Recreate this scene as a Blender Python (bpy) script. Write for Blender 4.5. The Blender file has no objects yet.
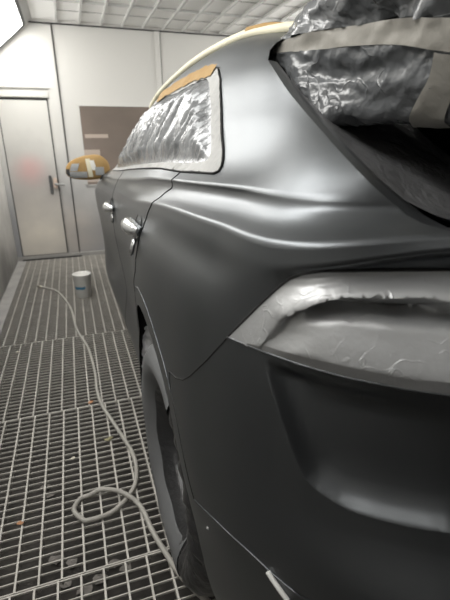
import bpy, bmesh, math, random
import numpy as np
from mathutils import Vector, Matrix, noise
from mathutils.bvhtree import BVHTree

# ------------------------------------------------------------------ camera, light, exposure
SC = bpy.context.scene
COL = SC.collection
V1 = np.array([67., 150.]); V2 = np.array([1550., 132.]); CC = np.array([225., 300.])
FPX = math.sqrt(-np.dot(V1 - CC, V2 - CC))
AY = np.array([*(V1 - CC), FPX]); AY /= np.linalg.norm(AY)
AX = np.array([*(V2 - CC), FPX]); AX /= np.linalg.norm(AX)
AD = np.cross(AY, AX)
if AD[1] < 0: AD = -AD
AZ = -AD
CAMH = 1.36
cam_d = bpy.data.cameras.new('camera'); cam = bpy.data.objects.new('camera', cam_d); COL.objects.link(cam)
cx = Vector((AX[0], AY[0], AZ[0])); cd = Vector((AX[1], AY[1], AZ[1])); cf = Vector((AX[2], AY[2], AZ[2]))
m = Matrix((cx, -cd, -cf)).transposed().to_4x4(); m.translation = (0, 0, CAMH)
cam.matrix_world = m
cam_d.sensor_fit = 'HORIZONTAL'; cam_d.sensor_width = 36; cam_d.lens = FPX / 450 * 36
cam_d.clip_start = 0.02
cam_d.dof.use_dof = True; cam_d.dof.focus_distance = 1.0; cam_d.dof.aperture_fstop = 7.0
SC.camera = cam
SC.view_settings.view_transform = 'Standard'; SC.view_settings.look = 'None'
SC.view_settings.gamma = 1; SC.view_settings.use_curve_mapping = False
SC.view_settings.exposure = 0.0
LAMP = 8.0            # radiance of the booth's lamp panels
W = bpy.data.worlds.new('world'); SC.world = W; W.use_nodes = True
W.node_tree.nodes['Background'].inputs[0].default_value = (0.9, 0.92, 1, 1)
W.node_tree.nodes['Background'].inputs[1].default_value = 0.02

# ------------------------------------------------------------------ helpers
def ray(px, py):
    d = np.array([px - CC[0], py - CC[1], FPX]); return np.array([d @ AX, d @ AY, d @ AZ])
def proj(P):
    q = np.array(P) - [0, 0, CAMH]; c3 = q[0] * AX + q[1] * AY + q[2] * AZ
    return CC + FPX * c3[:2] / c3[2]
def floor_pt(px, py, z=0.0):
    r = ray(px, py); return Vector(r * ((z - CAMH) / r[2]) + np.array([0, 0, CAMH]))

def nodes(name):
    mt = bpy.data.materials.new(name); mt.use_nodes = True
    nt = mt.node_tree; b = nt.nodes['Principled BSDF']; return mt, nt, b
def plain(name, col, rough=.5, metal=0., spec=.5, bump=None, var=None, emit=None, coat=0.):
    """bump=(scale,strength[,stretch xyz]); var=(scale, second colour, sharpness)"""
    mt, nt, b = nodes(name)
    b.inputs['Base Color'].default_value = (*col, 1); b.inputs['Roughness'].default_value = rough
    b.inputs['Metallic'].default_value = metal; b.inputs['Specular IOR Level'].default_value = spec
    b.inputs['Coat Weight'].default_value = coat
    tc = nt.nodes.new('ShaderNodeTexCoord')
    if bump:
        mp = nt.nodes.new('ShaderNodeMapping'); nt.links.new(tc.outputs['Object'], mp.inputs[0])
        if len(bump) > 2: mp.inputs['Scale'].default_value = bump[2]
        if len(bump) > 3: mp.inputs['Rotation'].default_value = bump[3]
        n = nt.nodes.new('ShaderNodeTexNoise'); n.inputs['Scale'].default_value = bump[0]; n.inputs['Detail'].default_value = 5
        nt.links.new(mp.outputs[0], n.inputs['Vector'])
        bp = nt.nodes.new('ShaderNodeBump'); bp.inputs['Strength'].default_value = bump[1]; bp.inputs['Distance'].default_value = .02
        nt.links.new(n.outputs['Fac'], bp.inputs['Height']); nt.links.new(bp.outputs[0], b.inputs['Normal'])
    if var:
        n2 = nt.nodes.new('ShaderNodeTexNoise'); n2.inputs['Scale'].default_value = var[0]; n2.inputs['Detail'].default_value = 6
        nt.links.new(tc.outputs['Object'], n2.inputs['Vector'])
        rp = nt.nodes.new('ShaderNodeValToRGB'); s = var[2]
        rp.color_ramp.elements[0].position = .5 - s; rp.color_ramp.elements[0].color = (*col, 1)
        rp.color_ramp.elements[1].position = .5 + s; rp.color_ramp.elements[1].color = (*var[1], 1)
        nt.links.new(n2.outputs['Fac'], rp.inputs[0]); nt.links.new(rp.outputs[0], b.inputs['Base Color'])
    if emit:
        b.inputs['Emission Color'].default_value = (*emit[0], 1); b.inputs['Emission Strength'].default_value = emit[1]
    return mt

def obj(name, bm, mat, parent=None, smooth=False):
    me = bpy.data.meshes.new(name)
    if isinstance(bm, tuple): me.from_pydata(bm[0], [], bm[1])
    else: bm.to_mesh(me); bm.free()
    if smooth: me.polygons.foreach_set('use_smooth', [True] * len(me.polygons))
    me.materials.append(mat)
    o = bpy.data.objects.new(name, me); COL.objects.link(o)
    if parent: o.parent = parent
    return o
def thing(name, label, cat, loc=(0, 0, 0), rz=0, group=None):
    o = bpy.data.objects.new(name, None); COL.objects.link(o); o.empty_display_size = .05
    o.location = loc; o.rotation_euler = (0, 0, rz)
    return tag(o, label, cat, group)
def tag(o, label, cat, group=None):
    o['label'] = label; o['category'] = cat
    if group: o['group'] = group
    return o
def struct(o): o['kind'] = 'structure'; return o
def box(bm, lo, hi, bevel=0, mtx=None):
    c = [(a + b) / 2 for a, b in zip(lo, hi)]; s = [abs(b - a) for a, b in zip(lo, hi)]
    M = Matrix.Translation(c) @ Matrix.Diagonal((*s, 1))
    if mtx is not None: M = mtx @ M
    r = bmesh.ops.create_cube(bm, size=1, matrix=M)
    if bevel:
        es = list({e for v in r['verts'] for e in v.link_edges})
        bmesh.ops.bevel(bm, geom=es, offset=bevel, segments=2, affect='EDGES', clamp_overlap=True)
def smooth_path(pts, n):
    P = [Vector(p) for p in pts]; out = []
    for i in range(len(P) - 1):
        a = P[max(i - 1, 0)]; b = P[i]; c = P[i + 1]; d = P[min(i + 2, len(P) - 1)]
        for k in range(n):
            t = k / n
            out.append(.5 * ((2 * b) + (c - a) * t + (2 * a - 5 * b + 4 * c - d) * t * t + (3 * b - a - 3 * c + d) * t ** 3))
    out.append(P[-1]); return out
def tube(bm, pts, r, seg=8, closed=False):
    pts = [Vector(p) for p in pts]; n = len(pts); rings = []; up = None
    for i, p in enumerate(pts):
        a = pts[i - 1] if (i > 0 or closed) else p
        b = pts[(i + 1) % n] if (i < n - 1 or closed) else p
        t = (b - a)
        if t.length < 1e-9: t = Vector((0, 0, 1))
        t.normalize()
        if up is None:
            up = Vector((0, 0, 1)) if abs(t.z) < .9 else Vector((1, 0, 0))
        up = (up - t * up.dot(t)); up.normalize(); sd = t.cross(up)
        rr = r(i / max(n - 1, 1)) if callable(r) else r
        rings.append([bm.verts.new(p + (up * math.cos(q) + sd * math.sin(q)) * rr) for q in [2 * math.pi * k / seg for k in range(seg)]])
    last = n if closed else n - 1
    for i in range(last):
        A = rings[i]; B = rings[(i + 1) % n]
        for k in range(seg):
            bm.faces.new((A[k], A[(k + 1) % seg], B[(k + 1) % seg], B[k]))
    if not closed:
        bm.faces.new(rings[0][::-1]); bm.faces.new(rings[-1])
def lathe(bm, prof, seg=48, mtx=Matrix()):
    """prof: (r, z) pairs, turned about local Z"""
    rings = []
    for r, z in prof:
        if r < 1e-6: rings.append([bm.verts.new(mtx @ Vector((0, 0, z)))])
        else: rings.append([bm.verts.new(mtx @ Vector((r * math.cos(2 * math.pi * k / seg), r * math.sin(2 * math.pi * k / seg), z))) for k in range(seg)])
    for A, B in zip(rings, rings[1:]):
        for k in range(seg):
            k2 = (k + 1) % seg
            if len(A) == 1 and len(B) == 1: continue
            if len(A) == 1: bm.faces.new((A[0], B[k2], B[k]))
            elif len(B) == 1: bm.faces.new((A[k], A[k2], B[0]))
            else: bm.faces.new((A[k], A[k2], B[k2], B[k]))
def noi(p, sc, seed=0.): return noise.noise(Vector((p[0] * sc + seed, p[1] * sc + seed * 1.7, p[2] * sc - seed)))
def ridge(p, sc, seed=0.): return 1 - abs(noi(p, sc, seed)) * 2
def sstep(a, b, x):
    t = min(max((x - a) / (b - a), 0), 1); return t * t * (3 - 2 * t)

# ------------------------------------------------------------------ materials
M = {}
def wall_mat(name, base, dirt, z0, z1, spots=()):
    """painted metal wall, with overspray dust that thickens towards the floor"""
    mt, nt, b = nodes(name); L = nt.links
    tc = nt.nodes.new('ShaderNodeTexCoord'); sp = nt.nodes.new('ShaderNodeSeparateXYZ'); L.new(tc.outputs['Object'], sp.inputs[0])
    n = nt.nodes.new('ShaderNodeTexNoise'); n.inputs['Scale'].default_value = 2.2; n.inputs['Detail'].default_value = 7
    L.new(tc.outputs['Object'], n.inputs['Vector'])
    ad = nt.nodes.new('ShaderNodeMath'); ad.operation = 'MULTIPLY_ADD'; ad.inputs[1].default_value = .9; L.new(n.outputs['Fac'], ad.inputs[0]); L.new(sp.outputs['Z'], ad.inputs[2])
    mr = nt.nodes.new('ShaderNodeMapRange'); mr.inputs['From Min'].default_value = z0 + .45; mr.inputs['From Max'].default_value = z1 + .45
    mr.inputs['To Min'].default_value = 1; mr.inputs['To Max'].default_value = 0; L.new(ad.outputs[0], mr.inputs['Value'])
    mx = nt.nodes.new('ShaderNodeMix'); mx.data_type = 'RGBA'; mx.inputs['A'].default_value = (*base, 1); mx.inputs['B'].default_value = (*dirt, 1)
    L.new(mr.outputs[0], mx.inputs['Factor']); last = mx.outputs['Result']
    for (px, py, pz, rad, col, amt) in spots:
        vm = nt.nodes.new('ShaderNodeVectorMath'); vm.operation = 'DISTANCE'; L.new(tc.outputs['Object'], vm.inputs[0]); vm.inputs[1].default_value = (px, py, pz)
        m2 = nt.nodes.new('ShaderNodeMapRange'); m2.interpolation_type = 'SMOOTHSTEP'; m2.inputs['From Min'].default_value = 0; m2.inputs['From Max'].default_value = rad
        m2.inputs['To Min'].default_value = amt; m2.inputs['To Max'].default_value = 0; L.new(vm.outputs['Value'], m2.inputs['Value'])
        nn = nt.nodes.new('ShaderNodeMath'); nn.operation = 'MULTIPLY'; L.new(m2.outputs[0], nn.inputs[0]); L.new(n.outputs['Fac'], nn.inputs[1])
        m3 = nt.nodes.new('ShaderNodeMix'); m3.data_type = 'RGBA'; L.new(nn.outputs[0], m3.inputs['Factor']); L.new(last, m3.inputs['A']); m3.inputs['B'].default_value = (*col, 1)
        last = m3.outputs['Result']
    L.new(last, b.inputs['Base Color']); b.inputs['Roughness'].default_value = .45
    return mt
M['wall'] = wall_mat('booth_wall', (.68, .67, .64), (.30, .30, .31), .35, 1.5, [(-.1, 6.05, .35, .6, (.75, .66, .56), .9)])
M['door'] = wall_mat('booth_door', (.68, .67, .635), (.42, .40, .385), .7, 1.55,
                     [(-.46, 6.05, 1.12, .28, (.75, .33, .32), 1.0), (-.42, 6.05, .35, .75, (.82, .76, .66), 1.3), (-.55, 6.05, .9, .35, (.4, .36, .34), .6)])
M['leftwall'] = wall_mat('booth_side_wall', (.80, .79, .76), (.075, .07, .066), -.1, .95)  # dirty low down; contrast also pushed to shape the car paint's reflections
M['rear_door'] = plain('dark_end_wall', (.04, .04, .042), .6)  # unseen end wall coloured near-black so the bumper reflects dark
M['chamfer'] = plain('chamfer_paint', (.40, .395, .385), .5)
M['trim'] = plain('trim_paint', (.70, .69, .66), .45, var=(3, (.55, .54, .52), .2))
M['dark_gap'] = plain('dark_gap', (.02, .02, .02), .7)
M['filter'] = plain('ceiling_filter', (.93, .925, .90), .9, bump=(60, .25), var=(1.6, (.90, .895, .88), .25))
M['rib'] = plain('ceiling_rib', (.55, .55, .54), .4, var=(4, (.68, .68, .66), .2))
M['lamp'] = plain('lamp_diffuser', (.9, .9, .9), .4, emit=((1, .985, .95), LAMP))
M['lampframe'] = plain('lamp_frame', (.36, .36, .35), .4)
M['gasket'] = plain('gasket', (.10, .10, .10), .6)
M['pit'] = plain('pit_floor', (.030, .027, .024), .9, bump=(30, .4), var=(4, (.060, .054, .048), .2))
M['steel'] = plain('galvanised_bar', (.58, .555, .51), .5, metal=.1, var=(9, (.44, .42, .38), .22))
M['curb'] = plain('floor_edge', (.42, .41, .39), .7, var=(6, (.30, .29, .28), .2))
M['glass'] = plain('brown_pane', (.17, .145, .125), .12, spec=.6, var=(1.5, (.26, .21, .18), .3))  # brown puts the dim room and reflections into the pane's colour
M['hose'] = plain('hose_rubber', (.36, .345, .315), .55, var=(14, (.46, .44, .40), .2))
M['brass'] = plain('fitting_metal', (.55, .52, .45), .35, metal=.8)
M['white'] = plain('white_plastic', (.90, .89, .86), .4, var=(7, (.80, .79, .76), .2))
M['blue'] = plain('blue_print', (.07, .23, .36), .5)
M['orange'] = plain('orange_scrap', (.48, .24, .12), .7)
M['cream'] = plain('cream_scrap', (.70, .66, .55), .7)
M['olive'] = plain('olive_scrap', (.30, .28, .16), .8)
def creased(mat, scale, strength, width):
    nt = mat.node_tree; b = nt.nodes['Principled BSDF']; L = nt.links
    tc = nt.nodes.new('ShaderNodeTexCoord'); n = nt.nodes.new('ShaderNodeTexNoise'); n.inputs['Scale'].default_value = scale * .35; n.inputs['Detail'].default_value = 3
    L.new(tc.outputs['Object'], n.inputs['Vector'])
    mx = nt.nodes.new('ShaderNodeMix'); mx.data_type = 'VECTOR'; mx.inputs['Factor'].default_value = .35 if scale < 20 else .25
    L.new(tc.outputs['Object'], mx.inputs['A']); L.new(n.outputs['Color'], mx.inputs['B'])
    v = nt.nodes.new('ShaderNodeTexVoronoi'); v.feature = 'DISTANCE_TO_EDGE'; v.inputs['Scale'].default_value = scale; L.new(mx.outputs['Result'], v.inputs['Vector'])
    n2 = nt.nodes.new('ShaderNodeTexNoise'); n2.inputs['Scale'].default_value = scale * .8; L.new(tc.outputs['Object'], n2.inputs['Vector'])
    m1 = nt.nodes.new('ShaderNodeMapRange'); m1.inputs['From Max'].default_value = width; m1.inputs['To Min'].default_value = 1; m1.inputs['To Max'].default_value = 0; L.new(v.outputs['Distance'], m1.inputs['Value'])
    m2 = nt.nodes.new('ShaderNodeMapRange'); m2.inputs['From Min'].default_value = .5; m2.inputs['From Max'].default_value = .62; L.new(n2.outputs['Fac'], m2.inputs['Value'])
    m3 = nt.nodes.new('ShaderNodeMath'); m3.operation = 'MULTIPLY'; L.new(m1.outputs[0], m3.inputs[0]); L.new(m2.outputs[0], m3.inputs[1])
    bp = nt.nodes.new('ShaderNodeBump'); bp.inputs['Strength'].default_value = strength; bp.inputs['Distance'].default_value = .004; L.new(m3.outputs[0], bp.inputs['Height'])
    old = b.inputs['Normal'].links
    if old: L.new(old[0].from_socket, bp.inputs['Normal'])
    L.new(bp.outputs[0], b.inputs['Normal'])
def paint():
    mt, nt, b = nodes('satin_grey_paint'); L = nt.links
    b.inputs['Base Color'].default_value = (.160, .169, .177, 1)
    b.inputs['Metallic'].default_value = .97; b.inputs['Roughness'].default_value = .375
    b.inputs['Specular IOR Level'].default_value = .5
    tc = nt.nodes.new('ShaderNodeTexCoord'); n = nt.nodes.new('ShaderNodeTexNoise'); n.inputs['Scale'].default_value = 450; n.inputs['Detail'].default_value = 2
    L.new(tc.outputs['Object'], n.inputs['Vector'])
    bp = nt.nodes.new('ShaderNodeBump'); bp.inputs['Strength'].default_value = .06; bp.inputs['Distance'].default_value = .002
    L.new(n.outputs['Fac'], bp.inputs['Height']); L.new(bp.outputs[0], b.inputs['Normal'])
    return mt
M['paint'] = paint()
M['trimdark'] = plain('dark_trim', (.035, .035, .036), .45)
M['black'] = plain('black_void', (.008, .008, .008), .9, spec=.1)
M['seam'] = plain('seam_black', (.006, .006, .006), .6)
M['tyre'] = plain('tyre_rubber', (.03, .03, .03), .7)
M['cover'] = plain('wheel_cloth', (.12, .123, .126), .65, bump=(5, .25), var=(5, (.17, .173, .176), .25))
M['rim'] = plain('rim_black', (.02, .02, .021), .35)
M['film_win'] = plain('silver_film', (.11, .115, .12), .27, metal=.35, spec=.6, bump=(30, .3), var=(15, (.30, .31, .32), .2))
M['film'] = plain('grey_film', (.11, .115, .12), .2, spec=.9, bump=(22, .4), var=(3, (.20, .205, .21), .25))
M['film_lamp'] = plain('lamp_film', (.50, .505, .51), .45, spec=.6, metal=.55, bump=(120, .05))
M['film_black'] = plain('black_film', (.13, .13, .133), .36, spec=.8, bump=(60, .3))
M['tape'] = plain('grey_tape', (.30, .285, .255), .55, bump=(25, .2), var=(12, (.24, .23, .205), .25))
M['tape_y'] = plain('yellow_tape', (.34, .20, .065), .7, spec=.25, bump=(40, .15), var=(9, (.40, .27, .12), .25))
M['tape_g'] = plain('silver_tape', (.30, .30, .29), .55, spec=.35, bump=(30, .5), var=(10, (.42, .42, .41), .2))
M['tape_c'] = plain('cream_tape', (.70, .66, .50), .55)
creased(M['film_lamp'], 24, .28, .035); creased(M['film'], 15, .45, .04)
M['chrome'] = plain('chrome', (.75, .76, .77), .12, metal=1, bump=(70, .3))

# ------------------------------------------------------------------ the booth
WX0, WX1, WY1, WY0, CZ = -.775, 3.35, 6.08, -3.2, 2.77
def fb(name, lo, hi, mat, parent=None, bevel=0):
    bm = bmesh.new(); box(bm, lo, hi, bevel); return obj(name, bm, mat, parent)
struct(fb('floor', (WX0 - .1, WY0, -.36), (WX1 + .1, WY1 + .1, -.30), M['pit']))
bm = bmesh.new(); box(bm, (WX0 - .05, WY1, -.3), (WX1 + .05, WY1 + .06, CZ + .1)); struct(obj('wall_back', bm, M['wall']))
struct(fb('wall_front', (WX0 - .05, WY0 - .06, -.3), (WX1 + .05, WY0, CZ + .1), M['rear_door']))
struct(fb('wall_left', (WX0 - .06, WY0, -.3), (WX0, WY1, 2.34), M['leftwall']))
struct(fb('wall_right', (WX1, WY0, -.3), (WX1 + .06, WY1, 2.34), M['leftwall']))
struct(fb('ceiling', (WX0 - .1, WY0, CZ), (WX1 + .1, WY1, CZ + .05), M['filter']))
# sloping lamp panels between wall and ceiling
def chamfer(side):
    x0, x1 = (WX0, -.20) if side < 0 else (WX1, WX1 - .575)
    bm = bmesh.new(); d = .05 * side
    vs = [bm.verts.new(p) for p in ((x0, WY0, 2.30), (x1, WY0, CZ), (x1, WY1, CZ), (x0, WY1, 2.30),
                                    (x0 + d, WY0, 2.30), (x1 + d, WY0, CZ + .05), (x1 + d, WY1, CZ + .05), (x0 + d, WY1, 2.30))]
    for f in ((0, 1, 2, 3), (7, 6, 5, 4), (0, 4, 5, 1), (1, 5, 6, 2), (2, 6, 7, 3), (3, 7, 4, 0)): bm.faces.new([vs[i] for i in f])
    bmesh.ops.recalc_face_normals(bm, faces=bm.faces[:])
    return struct(obj('trim_1' if side < 0 else 'trim_2', bm, M['chamfer']))
chamfer(-1); chamfer(1)
def lamp_panel(side, yc, ln, label, group):
    ax = math.atan2(CZ - 2.30, .575); mid = Vector((WX0 + .258 if side < 0 else WX1 - .258, yc, (CZ + 2.30) / 2 - .0241))
    t = thing('booth_lamp', label, 'lamp', mid, 0, group)
    t.rotation_euler = (0, (-ax if side < 0 else ax), 0)
    w = .275; bm = bmesh.new()
    def rr(hw, hl, r, z):
        return [bm.verts.new((cxx * (hw - r) + r * math.cos(a), cyy * (hl - r) + r * math.sin(a), z))
                for (cxx, cyy, a0) in ((1, 1, 0), (-1, 1, 90), (-1, -1, 180), (1, -1, 270)) for a in [math.radians(a0 + 15 * k) for k in range(7)]]
    A = rr(w, ln / 2, .06, -.004); bm.faces.new(A[::-1]); obj('diffuser', bm, M['lamp'], t)
    def ring(name, h1, h2, z0, z1, mat):
        nonlocal bm
        bm = bmesh.new(); a = rr(h1, ln / 2 + h1 - w, .06, z1); b = rr(h2, ln / 2 + h2 - w, .07, z1); c = rr(h2, ln / 2 + h2 - w, .07, z0); e = rr(h1, ln / 2 + h1 - w, .06, z0)
        n = len(a)
        for P, Q in ((a, b), (b, c), (e, a)):
            for k in range(n): bm.faces.new((P[k], P[(k + 1) % n], Q[(k + 1) % n], Q[k]))
        bmesh.ops.recalc_face_normals(bm, faces=bm.faces[:]); obj(name, bm, mat, t)
    ring('gasket', w, w + .036, .0, -.012, M['gasket']); ring('frame', w + .036, w + .055, .0, -.016, M['lampframe'])
    return t
for i, (yc, ln) in enumerate(((5.03, 1.9), (2.93, 1.9), (.58, 2.4))):
    lamp_panel(-1, yc, ln, 'large glowing white lamp panel sloping above the left wall, nearest the back wall' if i == 0 else 'glowing white lamp panel along the left wall, beyond the frame', 'lamp panels above the left wall' if i else None)
    if i < 3: lamp_panel(1, yc, ln, 'glowing white lamp panel sloping above the right wall', 'lamp panels above the right wall')
# ceiling ribs
k = 0
bm = bmesh.new()
for i in range(13):
    x = .06 + .248 * i
    if x < WX1 - .6: box(bm, (x - .011, WY0, CZ - .028), (x + .011, WY1, CZ + .001))
for y in (5.25, 4.32, 3.39, 2.46, 1.53, .6, -.33, -1.26):
    box(bm, (-.2, y - .009, CZ - .022), (WX1 - .57, y + .009, CZ + .001))
struct(obj('trim_3', bm, M['rib']))
bm = bmesh.new()
for i in range(12):
    x = .06 + .248 * i + .124
    for y in (5.62, 4.8):
        box(bm, (x - .112, y - .0025, CZ - .006), (x + .112, y + .0025, CZ - .001))
struct(obj('trim_4', bm, M['lampframe']))
struct(fb('trim_5', (-.25, WY1 - .035, CZ - .03), (WX1 - .5, WY1 - .001, CZ + .002), M['trim']))
struct(fb('trim_6', (-.25, WY1 - .040, CZ - .036), (WX1 - .5, WY1 - .001, CZ - .028), M['dark_gap']))
# posts and seams on the back wall
struct(fb('trim_7', (-.128, WY1 - .022, 0), (-.010, WY1 - .0005, 2.72), M['wall'], bevel=.004))
struct(fb('trim_8', (-.006, WY1 - .014, 0), (.004, WY1 - .0005, 2.77), M['dark_gap']))
struct(fb('trim_9', (1.19, WY1 - .022, 0), (1.26, WY1 - .0005, 2.74), M['wall'], bevel=.003))
struct(fb('trim_10', (1.262, WY1 - .01, 0), (1.268, WY1 - .0005, 2.74), M['dark_gap']))
struct(fb('trim_11', (WX0, WY1 - .03, 1.955), (-.128, WY1 - .0005, 2.03), M['wall'], bevel=.006))
struct(fb('trim_12', (WX0, WY1 - .034, 2.055), (-.10, WY1 - .0005, 2.067), M['trim']))
struct(fb('trim_13', (WX0, WY1 - .028, 0), (-.715, WY1 - .0005, 1.955), M['wall'], bevel=.004))
struct(fb('baseboard_back', (WX0, WY1 - .045, -.01), (WX1, WY1 - .001, .045), M['curb']))
struct(fb('trim_14', (WX0 + .06, WY1 - .06, -.012), (.02, WY1 - .045, .012), M['dark_gap']))
d = struct(fb('door_1', (-.705, WY1 - .016, .055), (-.162, WY1 - .0005, 1.925), M['door'], bevel=.004))
struct(fb('trim_15', (-.714, WY1 - .006, .05), (-.150, WY1 - .0005, 1.95), M['dark_gap']))
bm = bmesh.new(); box(bm, (-.262, WY1 - .045, .83), (-.226, WY1 - .016, 1.06), .006); obj('lock_plate', bm, M['gasket'], d)
bm = bmesh.new(); box(bm, (-.212, WY1 - .075, .90), (-.165, WY1 - .016, 1.03), .01); obj('lock_case', bm, plain('lock_paint', (.62, .50, .42), .5), d)
bm = bmesh.new(); tube(bm, [(-.19, WY1 - .07, .955), (-.19, WY1 - .095, .955), (-.15, WY1 - .10, .95), (-.075, WY1 - .10, .945)], .013, 10); obj('door_handle', bm, M['lampframe'], d)
# viewing window
w1 = struct(fb('window_1', (.205, WY1 - .012, .93), (1.165, WY1 - .0005, 1.872), M['glass']))
bm = bmesh.new()
for lo, hi in (((.188, WY1 - .018, .91), (.205, WY1 - .001, 1.89)), ((1.165, WY1 - .018, .91), (1.182, WY1 - .001, 1.89)), ((.188, WY1 - .018, 1.872), (1.182, WY1 - .001, 1.887)), ((.188, WY1 - .018, .913), (1.182, WY1 - .001, .93))): box(bm, lo, hi)
obj('window_frame', bm, M['wall'], w1)
bm = bmesh.new(); box(bm, (.235, WY1 - .0145, 1.50), (.52, WY1 - .012, 1.545)); box(bm, (.205, WY1 - .0145, .96), (.40, WY1 - .012, 1.36))
obj('painted_reflection', bm, plain('reflection_paint', (.48, .40, .34), .6), w1)  # lamp reflection painted as a pale bar, with a lighter brownish patch below

# floor: grating panels, each a lift-out thing
def grating_mesh(x0, x1, ln, ph):
    bm = bmesh.new()
    n = int((x1 - x0) / .0735)
    for i in range(n + 1):
        x = x0 + ph + i * .0735
        if x < x1: box(bm, (x - .0034, .002, -.028), (x + .0034, ln - .002, 0))
    ny = 27
    for j in range(ny + 1):
        y = .004 + (ln - .008) * j / ny
        h = .0036 if j in (0, ny) else .0030
        box(bm, (x0, y - h * .6, -.009), (x1, y + h * .6, -.0015))
    me = bpy.data.meshes.new('grating'); bm.to_mesh(me); bm.free(); me.materials.append(M['steel']); return me
seams = [6.03, 5.315, 4.28, 3.25, 2.224, 1.173, .12]
names = ['short grey steel grating panel against the back wall', 'grey steel grating panel just beyond the white bucket',
         'grey steel grating panel with the white bucket at its far edge', 'grey steel grating panel with the straight run of the hose across it',
         'grey steel grating panel under the loop of the hose', 'nearest grey steel grating panel at the bottom edge of the photo']
phs = [.022, .022, .022, .0, .012, .0]
for i in range(6):
    y1, y0 = seams[i], seams[i + 1]
    x0 = -.672
    o = bpy.data.objects.new('floor_grating', grating_mesh(x0, WX1, y1 - y0, .03 + phs[i])); COL.objects.link(o)
    o.location = (0, y0, 0); tag(o, names[i], 'grating', 'steel floor grating panels')
struct(fb('trim_16', (WX0, WY0, -.3), (-.674, WY1, -.002), M['curb']))

# ------------------------------------------------------------------ the car (frame: u forward, s inboard from the left flare, w up)
YAW = math.radians(1.2); CX0, CY0 = .162, 1.15
FU = np.array([-math.sin(YAW), math.cos(YAW)]); FS = np.array([math.cos(YAW), math.sin(YAW)])
# local car axes: x = s - 1 (to the right), y = u, z = w
car = thing('car', 'dark satin grey car with taped windows and open wrapped tailgate', 'car',
            (CX0 + FS[0] * 1.0, CY0 + FS[1] * 1.0, 0), YAW)
OW = np.array([CX0, CY0]) + FS
def L_of(p):   # world -> car local
    q = np.array(p[:2]) - OW; return Vector((q @ FS, q @ FU, p[2]))
def W_of(p):
    q = OW + p[0] * FS + p[1] * FU; return np.array([q[0], q[1], p[2]])
def usw(u, s, w): return Vector((s - 1, u, w))
CAML = L_of((0, 0, CAMH))
def rayL(px, py):
    r = ray(px, py); return Vector((r[:2] @ FS, r[:2] @ FU, r[2])).normalized()
def pxL(p): return proj(W_of(p))

R = []
def rail(*t): R.append([np.array(q, float) for q in t])
# stations 4..16 of every rail; 0..3 are filled in for the nose and bonnet
rail((3.80,1,.25),(3.72,.45,.25),(3.4,.2,.25),(2.995,.2,.25),(2.4,.11,.25),(1.9,.11,.25),(1.3,.11,.25),(.85,.10,.25),(.5,.09,.25),(.25,.08,.25),(0,.08,.25),(-.25,.08,.25),(-.5,.09,.27),(-.66,.13,.29),(-.78,.25,.32),(-.9,.5,.34),(-.95,1,.34))
rail((3.86,1,.42),(3.78,.42,.42),(3.45,.22,.42),(2.995,.165,.42),(2.4,.075,.42),(1.9,.07,.42),(1.3,.065,.42),(.85,.058,.42),(.5,.04,.42),(.25,.02,.42),(0,.015,.42),(-.25,.010,.42),(-.47,.014,.42),(-.67,.07,.44),(-.83,.22,.45),(-.96,.5,.45),(-1.02,1,.45))
rail((3.88,1,.62),(3.8,.42,.62),(3.45,.22,.62),(2.995,.15,.62),(2.4,.085,.62),(1.9,.095,.62),(1.3,.09,.62),(.85,.07,.62),(.5,.04,.62),(.25,.015,.62),(0,.006,.62),(-.25,-.004,.62),(-.485,-.008,.62),(-.70,.045,.64),(-.85,.2,.65),(-.98,.5,.65),(-1.04,1,.65))
rail((3.88,1,.72),(3.79,.42,.72),(3.43,.22,.73),(2.995,.145,.74),(2.4,.078,.75),(1.9,.082,.75),(1.3,.077,.75),(.85,.062,.75),(.5,.037,.75),(.25,.009,.75),(0,-.007,.75),(-.25,-.016,.75),(-.50,-.015,.75),(-.715,.044,.765),(-.908,.2,.770),(-1.045,.5,.775),(-1.09,1,.775))
rail((3.87,1,.8),(3.78,.42,.8),(3.42,.22,.82),(2.995,.14,.84),(2.4,.07,.85),(1.9,.066,.85),(1.3,.062,.85),(.85,.055,.85),(.5,.035,.85),(.25,.005,.85),(0,-.012,.86),(-.25,-.018,.86),(-.50,-.008,.86),(-.705,.050,.87),(-.855,.2,.87),(-.98,.5,.87),(-1.045,1,.87))
rail((3.85,1,.86),(3.74,.44,.88),(3.4,.23,.92),(2.995,.14,.95),(2.4,.055,1.),(1.9,.052,1.02),(1.3,.05,1.02),(.85,.045,1.03),(.5,.033,1.03),(.25,.008,1.03),(0,-.010,1.03),(-.25,-.013,1.03),(-.5,.000,1.035),(-.685,.047,1.05),(-.82,.2,1.055),(-.94,.5,1.06),(-1.01,1,1.06))
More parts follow.
